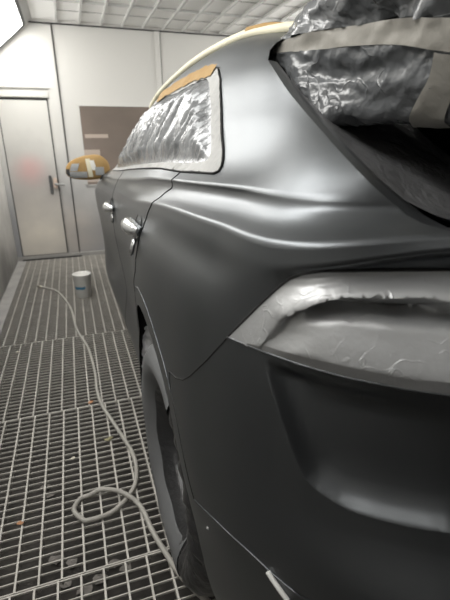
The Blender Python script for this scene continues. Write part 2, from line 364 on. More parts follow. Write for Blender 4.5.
UP = [
 [(2.4,.058,1.07),(1.9,.055,1.1),(1.3,.055,1.11),(.85,.052,1.12),(.5,.04,1.125),(.25,.020,1.13),(0,.004,1.14),(-.25,.001,1.15),(-.505,.013,1.155),(-.685,.052,1.165),(-.785,.2,1.170),(-.885,.5,1.165),(-.955,1,1.165)],
 [(2.4,.062,1.082),(1.9,.058,1.114),(1.3,.057,1.128),(.85,.054,1.138),(.5,.042,1.145),(.25,.027,1.155),(0,.015,1.172),(-.25,.012,1.186),(-.508,.024,1.19),(-.692,.053,1.207),(-.762,.2,1.230),(-.868,.5,1.238),(-.935,1,1.242)],
 [(2.4,.072,1.095),(1.9,.065,1.128),(1.3,.062,1.145),(.85,.058,1.155),(.5,.045,1.165),(.25,.031,1.18),(0,.019,1.205),(-.25,.015,1.222),(-.512,.026,1.225),(-.700,.053,1.222),(-.797,.2,1.251),(-.905,.5,1.260),(-.975,1,1.264)],
 [(2.4,.08,1.11),(1.9,.075,1.145),(1.3,.070,1.16),(.85,.062,1.172),(.5,.05,1.185),(.25,.036,1.205),(0,.024,1.228),(-.25,.019,1.245),(-.52,.031,1.251),(-.703,.057,1.252),(-.788,.2,1.265),(-.895,.5,1.274),(-.965,1,1.278)],
 [(2.4,.09,1.125),(1.9,.085,1.165),(1.3,.08,1.183),(.85,.072,1.195),(.5,.06,1.21),(.25,.053,1.224),(0,.048,1.247),(-.25,.048,1.262),(-.505,.063,1.268),(-.677,.094,1.274),(-.75,.22,1.279),(-.86,.5,1.287),(-.93,1,1.29)],
 [(2.4,.105,1.142),(1.9,.097,1.182),(1.3,.092,1.203),(.85,.083,1.226),(.5,.077,1.243),(.25,.0708,1.265),(0,.0652,1.278),(-.25,.0654,1.2865),(-.494,.0803,1.293),(-.669,.105,1.289),(-.738,.230,1.288),(-.845,.5,1.295),(-.915,1,1.298)],
 [(2.4,.11,1.15),(1.9,.10,1.19),(1.3,.095,1.21),(.85,.085,1.235),(.5,.078,1.255),(.25,.070,1.272),(0,.064,1.285),(-.25,.064,1.293),(-.495,.079,1.299),(-.67,.109,1.2975),(-.735,.235,1.296),(-.84,.5,1.302),(-.91,1,1.306)],
 [(2.4,.13,1.17),(1.9,.125,1.213),(1.3,.12,1.24),(.85,.11,1.268),(.5,.10,1.285),(.25,.094,1.300),(0,.090,1.306),(-.25,.093,1.312),(-.48,.109,1.322),(-.652,.131,1.331),(-.73,.235,1.33),(-.81,.5,1.333),(-.88,1,1.338)],
 [(2.25,.2,1.17),(1.75,.19,1.28),(1.3,.18,1.37),(.85,.162,1.41),(.5,.158,1.42),(.25,.158,1.42),(0,.160,1.422),(-.23,.164,1.420),(-.42,.176,1.418),(-.552,.197,1.412),(-.625,.27,1.418),(-.69,.52,1.425),(-.74,1,1.435)],
 [(2.15,.25,1.19),(1.65,.24,1.34),(1.25,.23,1.45),(.85,.222,1.51),(.5,.218,1.53),(.25,.217,1.532),(0,.218,1.532),(-.17,.223,1.527),(-.295,.229,1.521),(-.385,.248,1.518),(-.43,.315,1.522),(-.465,.56,1.532),(-.5,1,1.545)],
 [(2.1,.3,1.2),(1.6,.3,1.39),(1.2,.29,1.53),(.85,.288,1.60),(.5,.287,1.625),(.25,.288,1.628),(0,.29,1.617),(-.10,.297,1.606),(-.155,.307,1.60),(-.195,.33,1.597),(-.215,.39,1.602),(-.24,.58,1.616),(-.26,1,1.625)],
 [(2.05,.42,1.21),(1.55,.4,1.43),(1.15,.4,1.58),(.85,.4,1.642),(.5,.4,1.664),(.25,.4,1.665),(0,.4,1.655),(-.08,.405,1.646),(-.115,.42,1.641),(-.135,.44,1.637),(-.145,.49,1.638),(-.16,.64,1.644),(-.17,1,1.649)],
 [(2.05,1,1.22),(1.5,1,1.47),(1.15,1,1.63),(.85,1,1.688),(.5,1,1.702),(.25,1,1.70),(0,1,1.69),(-.05,1,1.683),(-.07,1,1.678),(-.09,1,1.674),(-.10,1,1.671),(-.12,1,1.665),(-.14,1,1.66)]]
FR = [0, .04, .08, .14, .2, .24, .28, .35, .48, .6, .74, .87, 1]
front0 = [(np.array(a, float), np.array(b, float)) for a, b in (((3.83,1,.88),(3.72,1,.97)), ((3.70,.48,.9),(3.66,1,1.0)), ((3.36,.24,.96),(3.42,1,1.06)), ((2.97,.15,1.0),(2.95,1,1.13)))]
for fr, up in zip(FR, UP):
    fs = []
    for i, (a, b) in enumerate(front0):
        q = a + (b - a) * fr; q[2] += .03 * math.sin(min(fr * 2, 1) * math.pi / 2) * (1 if i > 1 else .5) * (1 - fr)
        fs.append(tuple(q))
    rail(*fs, *up)

def hermite(P, ns, breaks=()):
    P = np.array(P); n = len(P); h = np.linalg.norm(np.diff(P, axis=0), axis=1) + 1e-6
    d = np.diff(P, axis=0) / h[:, None]; v = np.zeros_like(P)
    for i in range(1, n - 1): v[i] = (d[i - 1] * h[i] + d[i] * h[i - 1]) / (h[i] + h[i - 1])
    v[0] = d[0]; v[-1] = d[-1]; out = []
    for i in range(n - 1):
        va = d[i] if i in breaks else v[i]; vb = d[i] if i + 1 in breaks else v[i + 1]
        for k in range(ns[i]):
            t = k / ns[i]; a = 2*t**3-3*t**2+1; b = t**3-2*t**2+t; c_ = -2*t**3+3*t**2; e = t**3-t**2
            out.append(a*P[i] + b*h[i]*va + c_*P[i+1] + e*h[i]*vb)
    out.append(P[-1]); return np.array(out)
US = [4, 4, 5, 6, 6, 7, 6, 6, 7, 9, 10, 12, 14, 14, 14, 10]
VS = [5, 6, 6, 6, 8, 8, 4, 4, 4, 5, 5, 3, 4, 7, 8, 8, 7, 6]
A = np.array([hermite(r, US) for r in R])
G = np.array([hermite(A[:, j], VS, (8, 9, 12)) for j in range(A.shape[1])])      # [along, up]
NU, NV = G.shape[:2]
# smooth the nose end so that both halves meet square at the centre line
body = bmesh.new()
grid = [[body.verts.new(usw(*G[i, j])) for j in range(NV)] for i in range(NU)]
for i in range(NU - 1):
    for j in range(NV - 1):
        body.faces.new((grid[i][j], grid[i + 1][j], grid[i + 1][j + 1], grid[i][j + 1]))
bmesh.ops.remove_doubles(body, verts=body.verts[:], dist=1e-5)
bmesh.ops.recalc_face_normals(body, faces=body.faces[:])
body.normal_update()
f0 = max(body.faces, key=lambda f: -abs(f.calc_center_median().y - 1.2) - abs(f.calc_center_median().z - .85) )
if f0.normal.x > 0: bmesh.ops.reverse_faces(body, faces=body.faces[:])
body.normal_update()
BV = BVHTree.FromBMesh(body)
def hit(px, py):
    h = BV.ray_cast(CAML, rayL(px, py)); return h[0]
def hits(pts): return [h for h in (hit(*p) for p in pts) if h is not None]

def seg_dist(p, poly):
    best = 9
    for a, b in zip(poly, poly[1:]):
        ab = b - a; t = min(max((p - a).dot(ab) / max(ab.length_squared, 1e-12), 0), 1)
        best = min(best, (p - (a + ab * t)).length)
    return best
def inside(q, poly):
    x, y = q; c = False; n = len(poly)
    for i in range(n):
        x1, y1 = poly[i]; x2, y2 = poly[(i + 1) % n]
        if (y1 > y) != (y2 > y) and x < (x2 - x1) * (y - y1) / (y2 - y1) + x1: c = not c
    return c

# --- panel lines, found on the body
def far(u, s, w): return tuple(pxL(usw(u, s, w)))
lamp_low = [(228, 337), (245, 344), (260, 350), (300, 364), (350, 378), (400, 388), (450, 395), far(-.93, .5, 1.06), far(-1.01, 1, 1.06)]
lamp_top = [(228, 337), (242, 323), (260, 305), (278, 288), (290, 278), (303, 273), (325, 270.5), (380, 270), (450, 270), far(-.86, .5, 1.215), far(-.925, 1, 1.215)]
lamp_poly = lamp_low + lamp_top[:0:-1]
bump_top = [(165, 366), (171, 373), (176, 378), (183, 380), (190, 376), (205, 362), (228, 337)]
crease = [(262, 352), (266, 372), (275, 402), (287, 438), (299, 468), (308, 482), (322, 494), (345, 508), (380, 520), (415, 528), (450, 533), far(-1.0, .5, .84), far(-1.06, 1, .84)]
low_seam = [(186, 490), (193, 498), (230, 534), (250, 552), (270, 571), (284, 583), (300, 596), far(-.95, .4, .58), far(-1.06, 1, .6)]
opening = [(275, 57), (285, 70), (300, 90), (335, 130), (380, 175), (420, 208), (436, 218), (450, 225), far(-.89, .5, 1.279), far(-.94, 1, 1.285), far(-.16, 1, 1.654), far(-.165, .62, 1.643)]
flange = [(268, 60), (278, 76), (292, 96), (327, 137), (371, 184), (411, 217), (428, 225), (450, 230), far(-.93, .5, 1.268)]

# sculpt: recess of the bumper inside its crease, groove of the lamp
creaseL = hits(crease[:11]); creaseL = creaseL + [usw(-.985, .5, .84), usw(-1.045, 1, .84)]
openL = hits(opening[:8])
lampB0 = hits(lamp_low[:7]) + [usw(-.93, .5, 1.06)]
lipP = [(292, 311.5), (300, 307), (311, 303), (325, 299.5), (340, 297.5), (360, 298.5), (383, 300), (418, 300), (450, 304), far(-.895, .5, 1.165), far(-.965, 1, 1.165)]
foldP = [(265, 344), (290, 349.5), (320, 357.5), (360, 367), (400, 375), (450, 381), far(-.925, .5, 1.075), far(-1.0, 1, 1.075)]
leftP = [(265, 344), (283, 325), (292, 311.5)]
bulge_reg = leftP + lipP[1:] + foldP[:0:-1]
def dense(pts, n=8):
    return [tuple(np.array(a) + (np.array(b) - np.array(a)) * k / n) for a, b in zip(pts, pts[1:]) for k in range(n)] + [tuple(pts[-1])]
lipL, foldL, leftL = hits(dense(lipP)), hits(dense(foldP)), hits(dense(leftP))
strip_reg = foldP + lamp_low[:1:-1]
crease_reg = crease + [far(-1.0, 1, 1.0), (450, 380), (350, 360), (270, 340)]
body.normal_update()
def smooth2(pts, n=4): return [(p.x, p.y) for p in smooth_path([(x, y, 0) for x, y in pts], n)]
crease_s = smooth2(crease[:11], 4)[:-1] + dense([(450, 533), far(-.955, .4, .865), far(-1.0, .6, .86), far(-1.045, 1, .86)], 8)
creaseL = hits(crease_s)
crease_reg = list(crease_s) + lamp_low[:1:-1]
# --- cutting
def cut(poly, mode, region):
    for a, b in zip(poly, poly[1:]):
        if mode == 'px':
            ra, rb = rayL(*a), rayL(*b); co = CAML; no = ra.cross(rb)
        else:
            co = Vector((0, a[0], a[1])); no = Vector((0, a[1] - b[1], b[0] - a[0]))
        if no.length < 1e-9: continue
        no.normalize()
        A2, B2 = np.array(a), np.array(b); ab = B2 - A2; L2 = ab @ ab
        fs = []
        for f in body.faces:
            c_ = f.calc_center_median()
            if not region(c_): continue
            ts = []; sg = []
            for v in f.verts:
                q = pxL(v.co) if mode == 'px' else np.array((v.co.y, v.co.z))
                ts.append((q - A2) @ ab / L2); sg.append((v.co - co).dot(no))
            if min(sg) < -1e-6 and max(sg) > 1e-6 and max(ts) > -.02 and min(ts) < 1.02: fs.append(f)
        if not fs: continue
        geom = set(fs)
        for f in fs: geom.update(f.edges); geom.update(f.verts)
        bmesh.ops.bisect_plane(body, geom=list(geom), dist=1e-6, plane_co=co, plane_no=no)
for _ in range(2):
    fs = []
    for f in body.faces:
        c_ = f.calc_center_median()
        if c_.y < -.55 and c_.x < .02 and ((.72 < c_.z < 1.12 and seg_dist(c_, creaseL) < .04)): fs.append(f)
    bmesh.ops.subdivide_edges(body, edges=list({e for f in fs for e in f.edges}), cuts=1, use_grid_fill=True)
flange_s = smooth2(flange[:8], 3)
flangeL = hits(flange_s) + [usw(-.885, .5, 1.281), usw(-.935, 1, 1.287)]
openL = hits(smooth2(opening[:8], 3)) + [usw(-.88, .5, 1.284), usw(-.93, 1, 1.290)]
cut_open = flange_s + opening[8:] + [far(-.165, .45, 1.631), far(-.185, .36, 1.606), (277, 42), (270, 50)]
cut(cut_open + cut_open[:1], 'px', lambda c_: c_.y < 0 and c_.z > 1.2)
cut(crease_s, 'px', lambda c_: c_.y < -.55 and .7 < c_.z < 1.15)
body.normal_update()
body.normal_update()
moves = []
for v in body.verts:
    if v.co.y < -.55 and .68 < v.co.z < 1.12:
        d = seg_dist(v.co, creaseL)
        if inside(pxL(v.co), crease_reg): moves.append((v, -v.normal * .026 * (1 - math.exp(-max(d - .001, 0) / .018)) * sstep(.004, .035, seg_dist(v.co, lampB0))))
        continue
for v, d in moves: v.co += d

rear = lambda c_: c_.y < -.2 and c_.z > .35
ACZ = .412
def circ(u0, r, n=48): return [(u0 + r * math.cos(math.pi * 2 * k / n), ACZ + r * math.sin(math.pi * 2 * k / n)) for k in range(n + 1)]
side = lambda c_: c_.x < -.55 and c_.y > -.75
AR, AF = .505, .562
for u0 in (0, 2.995):
    cut(circ(u0, AR), 'side', lambda c_: c_.x < -.7 and abs(c_.y - u0) < .7)
cut(circ(0, AF), 'side', lambda c_: c_.x < -.7 and abs(c_.y) < .7)
cut(lamp_low, 'px', rear); cut(lamp_top, 'px', rear)
cut(lipP, 'px', lambda c_: c_.y < -.5 and 1.05 < c_.z < 1.26); cut(foldP, 'px', lambda c_: c_.y < -.5 and 1.0 < c_.z < 1.2)
cut(bump_top, 'px', lambda c_: c_.y < -.05 and c_.x < -.8 and c_.z > .5)
cut(low_seam, 'px', lambda c_: c_.y < -.2 and c_.z < .9)
# side polylines measured on the surface
def sidepts(px): return [(h.y, h.z) for h in hits(px)]
win_out = sidepts([(180, 172), (200, 173), (214, 174), (219, 172), (222.5, 166), (223, 140), (222, 110), (221, 80), (219, 70), (214, 67.5), (205, 69), (190, 76), (172, 86)])
win_out = [(1.72, 1.235), (1.3, 1.252), (.85, 1.277), (.5, 1.293), (.15, 1.306)] + win_out + [(.62, 1.568), (.9, 1.555), (1.15, 1.505), (1.4, 1.425), (1.62, 1.32)]
win_in = sidepts([(185, 164), (200, 164), (208, 162), (212, 156), (213, 130), (212, 100), (211, 84), (208, 80), (203, 81), (190, 87), (176, 95)])
win_in = [(1.62, 1.253), (1.3, 1.266), (.85, 1.291), (.5, 1.307), (.15, 1.32)] + win_in + [(.62, 1.545), (.88, 1.535), (1.12, 1.488), (1.36, 1.41), (1.56, 1.315)]
cut(win_out + win_out[:1], 'side', lambda c_: c_.x < -.6 and c_.z > 1.15)
cut(win_in + win_in[:1], 'side', lambda c_: c_.x < -.6 and c_.z > 1.15)
seam_r = [(-.10, 1.31)] + sidepts([(173, 179), (172, 188), (165, 193), (158, 199), (152, 204), (148, 213), (145, 222), (141, 233), (138, 246), (136, 259), (135.5, 271)])
seam_r = [q for i, q in enumerate(seam_r) if i == 0 or q[1] < min(r_[1] for r_ in seam_r[:i])]
seam_r += [(max(seam_r[-1][0], .40) + .02, .86), (.50, .7), (.53, .5), (.53, .2)]
seam_f = [(1.18, 1.26), (1.19, 1.1), (1.20, .9), (1.20, .6), (1.19, .2)]
seam_h = [(2.12, 1.2), (2.20, 1.1), (2.24, .9), (2.22, .5), (2.2, .2)]
cut(seam_r, 'side', side); cut(seam_f, 'side', side); cut(seam_h, 'side', side)
glassf = [(1.62, 1.36), (1.6, 1.39), (1.2, 1.545), (1.05, 1.62), (1.02, 1.70)]
roof_l = [(1.75, 1.235), (1.65, 1.325), (1.42, 1.44), (1.16, 1.525), (.9, 1.575), (.5, 1.59)] + [(.25, 1.592), (0, 1.585), (-.12, 1.575), (-.3, 1.56)]

def crossing(poly, w):   # u on polyline at height w
    for (u0, w0), (u1, w1) in zip(poly, poly[1:]):
        if (w0 - w) * (w1 - w) <= 0 and w0 != w1: return u0 + (u1 - u0) * (w - w0) / (w1 - w0)
    return None
def classify(f):
    p = f.calc_center_median(); u, s, w = p.y, p.x + 1, p.z
    for u0 in (0, 2.995):
        if s < .3 and (u - u0) ** 2 + (w - ACZ) ** 2 < AR ** 2: return None
    q = pxL(p) if u < .1 and u > -1.3 else None
    if u < 0 and w > 1.2 and inside(q, cut_open): return None
    if s < .4 and w > 1.2 and u > -.6:
        if inside((u, w), win_in): return 'side_window'
        if inside((u, w), win_out): return 'window_border'
    if u < -.2 and w > .9 and inside(q, lamp_poly): return 'tail_lamp'
    if s < .2 and u ** 2 + (w - ACZ) ** 2 < AF ** 2: return 'arch'
    if s > .15 and u > .4 and (w > 1.35 or (w > 1.2 and u > 1.5)) and u < 2.2:
        c = crossing(glassf, w)
        if c is not None and u > c - .03: return 'windscreen'
    if u > 2.05 and s < .9 and w < 1.2: 
        c = crossing(seam_h, w)
        if c is None or u > c: return 'front_wing'
    if u > 2.0: return 'bonnet'
    if u > -.62 and w < 1.36 and s < .3:
        cr = crossing(seam_r, w)
        if cr is not None and u > cr:
            cf_ = crossing(seam_f, w)
            return 'front_door' if u > (cf_ or 1.19) else 'rear_door'
    # bumper / quarter
    if u < -.1 and w < 1.12:
        if q[0] < 171 and w > .62: return 'quarter_panel'
        pts = bump_top + lamp_low[1:]
        # bumper is below the line
        for (x0, y0), (x1, y1) in zip(pts, pts[1:]):
            lo, hi = min(x0, x1), max(x0, x1)
            if lo <= q[0] <= hi and x1 != x0:
                yl = y0 + (y1 - y0) * (q[0] - x0) / (x1 - x0)
                if q[1] > yl:
                    for (a0, b0), (a1, b1) in zip(low_seam, low_seam[1:]):
                        if min(a0, a1) <= q[0] <= max(a0, a1) and q[1] > b0 + (b1 - b0) * (q[0] - a0) / (a1 - a0): return 'valance'
                    return 'rear_bumper'
                return 'quarter_panel'
        if w < .6: return 'valance'
        return 'rear_bumper'
    if w > 1.6 or (s > .33 and w > 1.5): return 'roof'
    return 'quarter_panel'

body.faces.ensure_lookup_table(); body.normal_update()
cls = {f: classify(f) for f in body.faces}
NRM = {v: v.normal.copy() for v in body.verts}
groups = {}
for f, c_ in cls.items():
    if c_: groups.setdefault(c_, []).append(f)
NAMES = {'window_border': ('masking_tape', 'tape_g'), 'tail_lamp': ('tail_light', 'film_lamp'), 'side_window': ('side_window', 'film_win'),
         'arch': ('wheel_arch', 'paint'), 'windscreen': ('windscreen', 'film'), 'valance': ('lower_bumper', 'paint')}
PART = {}
def panel(key, name, mat, parent, mirror=False, disp=None):
    fs = groups[key]; vs = {}; V = []; N = []; F = []
    sx = -1 if mirror else 1
    for f in fs:
        ids = []
        for v in f.verts:
            if v not in vs:
                vs[v] = len(V); n = NRM[v]; p = v.co.copy()
                if disp: p = p + disp(p, n)
                V.append((p.x * sx, p.y, p.z)); N.append((n.x * sx, n.y, n.z))
            ids.append(vs[v])
        F.append(ids[::-1] if mirror else ids)
    o = obj(name, (V, F), mat, parent, True)
    if not disp: o.data.normals_split_custom_set_from_vertices(N)
    return o
CENTRE = ('roof', 'bonnet', 'windscreen', 'rear_bumper', 'valance', 'tail_lamp')
def near_on(p, poly):
    best = None
    for a, b in zip(poly, poly[1:]):
        ab = b - a; t = min(max((p - a).dot(ab) / max(ab.length_squared, 1e-12), 0), 1); c = a + ab * t; d = (p - c).length
        if best is None or d < best[0]: best = (d, c)
    return best
def crumple_lamp(p, n):
    dl = near_on(p, lipL)[0]; df = near_on(p, foldL)[0]; dt = near_on(p, lampT)[0]; db = near_on(p, lampB)[0]; dv = near_on(p, leftL)[0]
    kx = sstep(0, .045, dv)
    if df < .0007: h = .012 * (.35 + .65 * kx)
    elif dl > .0007 and inside(pxL(p), bulge_reg):
        t = dl / (dl + df); h = (-.036 * (1 - sstep(0, .4, t)) ) * kx + .012 * sstep(.15, 1, t) * (.35 + .65 * kx)
        h += .005 * ridge((p.x * 1.2 + p.z * 1.5, p.y, p.z * .4), 11, 2) * (1 - t) ** 2 * kx
    elif inside(pxL(p), strip_reg): h = .012 * (.35 + .65 * kx) * db / (df + db + 1e-6)
    else: h = .020 * sstep(0, 1, dt / (dt + dl + 1e-6)) * sstep(0, .06, (p - lampT[0]).length)
    if df < .03 and db < .03: h = min(h, .012 * min(1, db / .018))
    fade = sstep(0, .02, min(dt, db))
    h += fade * (0.0008 * max(0, ridge(p, 15, 3) - .86) + 0.003 * max(0, ridge((p.x + p.z, p.y, p.z * .3), 26, 6) - .88))
    return n * (h * sstep(.01, .06, (p - lampT[0]).length) + .0015)
lampT, lampB = hits(dense(lamp_top)), hits(dense(lamp_low))
for key in ('bonnet', 'front_wing', 'front_door', 'rear_door', 'quarter_panel', 'roof', 'windscreen', 'rear_bumper', 'arch', 'valance'):
    if key not in groups: continue
    nm, mk = NAMES.get(key, (key, 'paint'))
    PART[key] = panel(key, nm, M[mk], car)
    panel(key, nm, M[mk], car, True)
PART['tail_lamp'] = None

def refined(key, iters, disp, name, mat, parent, mirror=False):
    fs = groups[key]; bm = bmesh.new(); mp = {}
    for f in fs:
        for v in f.verts:
            if v not in mp: mp[v] = bm.verts.new(v.co)
        try: bm.faces.new([mp[v] for v in f.verts])
        except ValueError: pass
    bmesh.ops.triangulate(bm, faces=[f for f in bm.faces if len(f.verts) > 4])
    for _ in range(iters): bmesh.ops.subdivide_edges(bm, edges=bm.edges[:], cuts=1, use_grid_fill=True)
    bm.normal_update()
    for v in bm.verts: v[0:0] if False else None
    ds = [(v, disp(v.co, v.normal)) for v in bm.verts]
    for v, d in ds: v.co += d
    if key == 'tail_lamp':
      for _k in range(1): bmesh.ops.smooth_vert(bm, verts=[v for v in bm.verts if not v.is_boundary], factor=.5, use_axis_x=True, use_axis_y=True, use_axis_z=True)
    if mirror:
        for v in bm.verts: v.co.x *= -1
        bmesh.ops.reverse_faces(bm, faces=bm.faces[:])
    return obj(name, bm, mat, parent, True)
tl = refined('tail_lamp', 2, crumple_lamp, 'tail_light', M['film_lamp'], car); tl['label'] = 'tail light covered in wrinkled grey masking film'
me = tl.data.copy(); me.transform(Matrix.Diagonal((-1, 1, 1, 1))); me.flip_normals(); o = bpy.data.objects.new('tail_light', me); COL.objects.link(o); o.parent = car
win_in3 = [Vector((0, a, b)) for a, b in win_in + win_in[:1]]
def crumple_win(p, n):
    # film pulled in slanting folds, flat where it meets the tape
    a = p.y + p.z * .6; b = p.z - p.y * .6; q = (a, b * .14, 0)
    d = .013 * ridge(q, 12, 2) + .007 * ridge(q, 29, 4) + .002 * ridge(p, 26, 8) + .0008 * ridge(p, 60, 3)
    return n * (.003 + (d + .006) * sstep(0, .05, seg_dist(Vector((0, p.y, p.z)), win_in3)))
sw = refined('side_window', 2, crumple_win, 'side_window', M['film_win'], car); sw['label'] = 'side windows under wrinkled silver masking film'
refined('side_window', 0, lambda p, n: n * .004, 'side_window', M['film_win'], car, True)
def tape_d(p, n): return n * (.004 + .002 * ridge(p, 24, 2))
refined('window_border', 1, tape_d, 'masking_tape', M['tape_g'], sw)
# yellow tape along the window's upper edge
bm = bmesh.new()
yl = [Vector((0, a, b)) for a, b in []]
def strip(path, width, off=.004, name='masking_tape', mat=None, parent=None, up=None, wob=.0):
    """ribbon of tape lying on the body along hit points"""
    P = smooth_path(path, 6); bm = bmesh.new(); prev = None
    for i, p in enumerate(P):
        loc, nrm, _, _ = BV.find_nearest(p)
        t = (P[min(i + 1, len(P) - 1)] - P[max(i - 1, 0)]).normalized(); sd = nrm.cross(t).normalized()
        wv = width * (1 + wob * noi(p, 30, 2))
        row = [bm.verts.new(loc + nrm * (off + .001 * noi(p + sd * kk, 40)) + sd * wv * kk) for kk in (-.5, -.17, .17, .5)]
        if prev:
            for k in range(3): bm.faces.new((prev[k], prev[k + 1], row[k + 1], row[k]))
        prev = row
    bmesh.ops.recalc_face_normals(bm, faces=bm.faces[:])
    return obj(name, bm, mat, parent, True)
yt = strip(hits([(216, 72), (208, 73.5), (198, 77), (186, 83), (172, 91), (160, 99), (152, 106)]), .040, .008, mat=M['tape_y'], parent=sw, wob=.4); yt['label'] = 'yellow masking tape'
# roof rail with cream tape along it
RL = [usw(1.25, .30, 1.56), usw(1.06, .30, 1.602), usw(.7, .30, 1.632), usw(.37, .30, 1.643), usw(.04, .305, 1.634), usw(-.14, .32, 1.612), usw(-.2, .335, 1.604)]
for sx in (1, -1):
    bm = bmesh.new(); tube(bm, [Vector((p.x * sx, p.y, p.z)) for p in smooth_path(RL, 8)], .012, 10)
    rr_ = obj('roof_rail', bm, M['tape_c'], car, True); rr_['label'] = 'roof rail wrapped in cream tape'
bm = bmesh.new(); tube(bm, smooth_path([p + Vector((-.012, 0, -.035)) for p in RL[:-1]], 8), .005, 8); rt = obj('masking_tape', bm, M['tape_c'], rr_, True)
bm = bmesh.new(); tube(bm, smooth_path([usw(.0, .305, 1.637), usw(-.09, .315, 1.627), usw(-.17, .33, 1.610), usw(-.22, .345, 1.598)], 4), .0095, 10); tt = obj('masking_tape', bm, M['tape_y'], rr_, True); tt['label'] = 'yellowed tape at the rail end'

# panel gaps as thin sunk lines
def chain(edges):
    adj = {}
    for e in edges:
        a, b = e.verts; adj.setdefault(a, []).append(b); adj.setdefault(b, []).append(a)
    seen = set(); out = []
    starts = [v for v in adj if len(adj[v]) == 1] + list(adj)
    for s0 in starts:
        if s0 in seen: continue
        path = [s0]; seen.add(s0); cur = s0
        while True:
            nx = [v for v in adj[cur] if v not in seen]
            if not nx: break
            cur = nx[0]; seen.add(cur); path.append(cur)
        if len(path) > 2: out.append(path)
    return out
def seam_line(k1, k2, r, mat, parent, name='panel_gap', off=0.0, cond=lambda p: True):
    es = []
    for e in body.edges:
        if len(e.link_faces) == 2:
            a, b = cls.get(e.link_faces[0]), cls.get(e.link_faces[1])
            if {a, b} == {k1, k2} and cond((e.verts[0].co + e.verts[1].co) / 2): es.append(e)
    if not es: return
    bm = bmesh.new()
    for path in chain(es): tube(bm, [v.co + NRM[v] * off for v in path], r, 6)
    if len(bm.verts): return obj(name, bm, mat, parent, True)
    bm.free()
seam_line('rear_door', 'quarter_panel', .0022, M['seam'], PART['rear_door'])
seam_line('front_door', 'rear_door', .0013, M['seam'], PART['front_door'])
seam_line('front_wing', 'front_door', .003, M['seam'], PART['front_door'])
seam_line('quarter_panel', 'rear_bumper', .0014, M['seam'], PART['rear_bumper'])
seam_line('quarter_panel', 'tail_lamp', .0026, M['seam'], tl)
seam_line('rear_bumper', 'tail_lamp', .0020, M['paint'], PART['rear_bumper'], 'bumper_lip', .0016)
seam_line('rear_bumper', 'valance', .0012, M['paint'], PART['rear_bumper'], 'bumper_lip', .0008)
seam_line('quarter_panel', 'arch', .0014, M['paint'], PART['arch'], 'arch_lip', .0008)
seam_line('rear_bumper', 'arch', .0012, M['seam'], PART['arch'], 'arch_lip', 0)
for k in ('window_border',):
    for q in ('quarter_panel', 'rear_door', 'front_door'): seam_line(k, q, .0025, M['seam'], sw, 'window_seal', .002)
# chrome strip at the lower bumper, its bright reflection painted as plain white
ch = hits([(269, 570), (274, 578), (281, 588), (289, 599)])
if len(ch) > 2:
    bm = bmesh.new(); tube(bm, [p + Vector((-.003, -.002, 0)) for p in smooth_path(ch, 5)], .0042, 8); obj('bright_strip', bm, M['white'], PART['valance'], True)
pl = hit(208, 528)
if pl is not None:
    bm = bmesh.new(); bmesh.ops.create_uvsphere(bm, u_segments=10, v_segments=6, radius=.0035, matrix=Matrix.Translation(pl)); obj('sensor', bm, M['lampframe'], PART['rear_bumper'], True)
# flange folded in round the boot opening
for sx in (1, -1):
    bm = bmesh.new(); prev = None
    for a_, b_ in zip(flangeL, openL):
        pr = [a_, a_.lerp(b_, .15) + Vector((.001, .002, -.0005)), a_.lerp(b_, .6) + Vector((.006, .007, -.003)), b_ + Vector((.011, .012, -.006)), b_ + Vector((.03, .06, -.03))]
        row = [bm.verts.new((p.x * sx, p.y, p.z)) for p in pr]
        if prev:
            for j in range(4): bm.faces.new((prev[j], prev[j + 1], row[j + 1], row[j]))
        prev = row
    bmesh.ops.recalc_face_normals(bm, faces=bm.faces[:]); obj('opening_flange', bm, M['paint'], car, True)
# inner arch lining, underfloor, cabin blackout
def half_arch(u0, sx):
    s0_ = .03 if u0 == 0 else .19
    bm = bmesh.new(); n = 24; prev = None
    for k in range(n + 1):
        a = math.radians(-25 + 230 * k / n)
        p = [Vector(((s_ - 1) * sx, u0 + r_ * math.cos(a), ACZ + r_ * math.sin(a))) for s_, r_ in ((s0_, AR + .002), (s0_ + .03, AR + .004), (.40, AR + .02), (.42, .1))]
        row = [bm.verts.new(q) for q in p]
        if prev:
            for j in range(3): bm.faces.new((prev[j], prev[j + 1], row[j + 1], row[j]))
        prev = row
    return obj('arch_liner', bm, M['black'], car, True)
for u0 in (0, 2.995):
    for sx in (1, -1): half_arch(u0, sx)
bm = bmesh.new(); box(bm, (-.86, .55, .24), (.86, 2.45, .30)); box(bm, (-.5, -.85, .3), (.5, .55, .36)); box(bm, (-.5, 2.45, .24), (.5, 3.6, .30)); obj('floor_pan', bm, M['black'], car)

bm = bmesh.new(); sec = [(.14, .80), (.14, 1.28), (.20, 1.40), (.27, 1.52), (.36, 1.585), (.6, 1.615)]
sec = sec + [(2 - a, b) for a, b in sec[::-1]]
A_ = [bm.verts.new(usw(-.02, *q)) for q in sec]; B_ = [bm.verts.new(usw(.9, *q)) for q in sec]
bm.faces.new(A_); bm.faces.new(B_[::-1])
for k in range(len(sec)): bm.faces.new((A_[k], B_[k], B_[(k + 1) % len(sec)], A_[(k + 1) % len(sec)]))
box(bm, (-.80, -.80, .78), (.80, .0, .84))
obj('cabin_blackout', bm, M['black'], car)  # black box added inside the cabin to block light showing through gaps
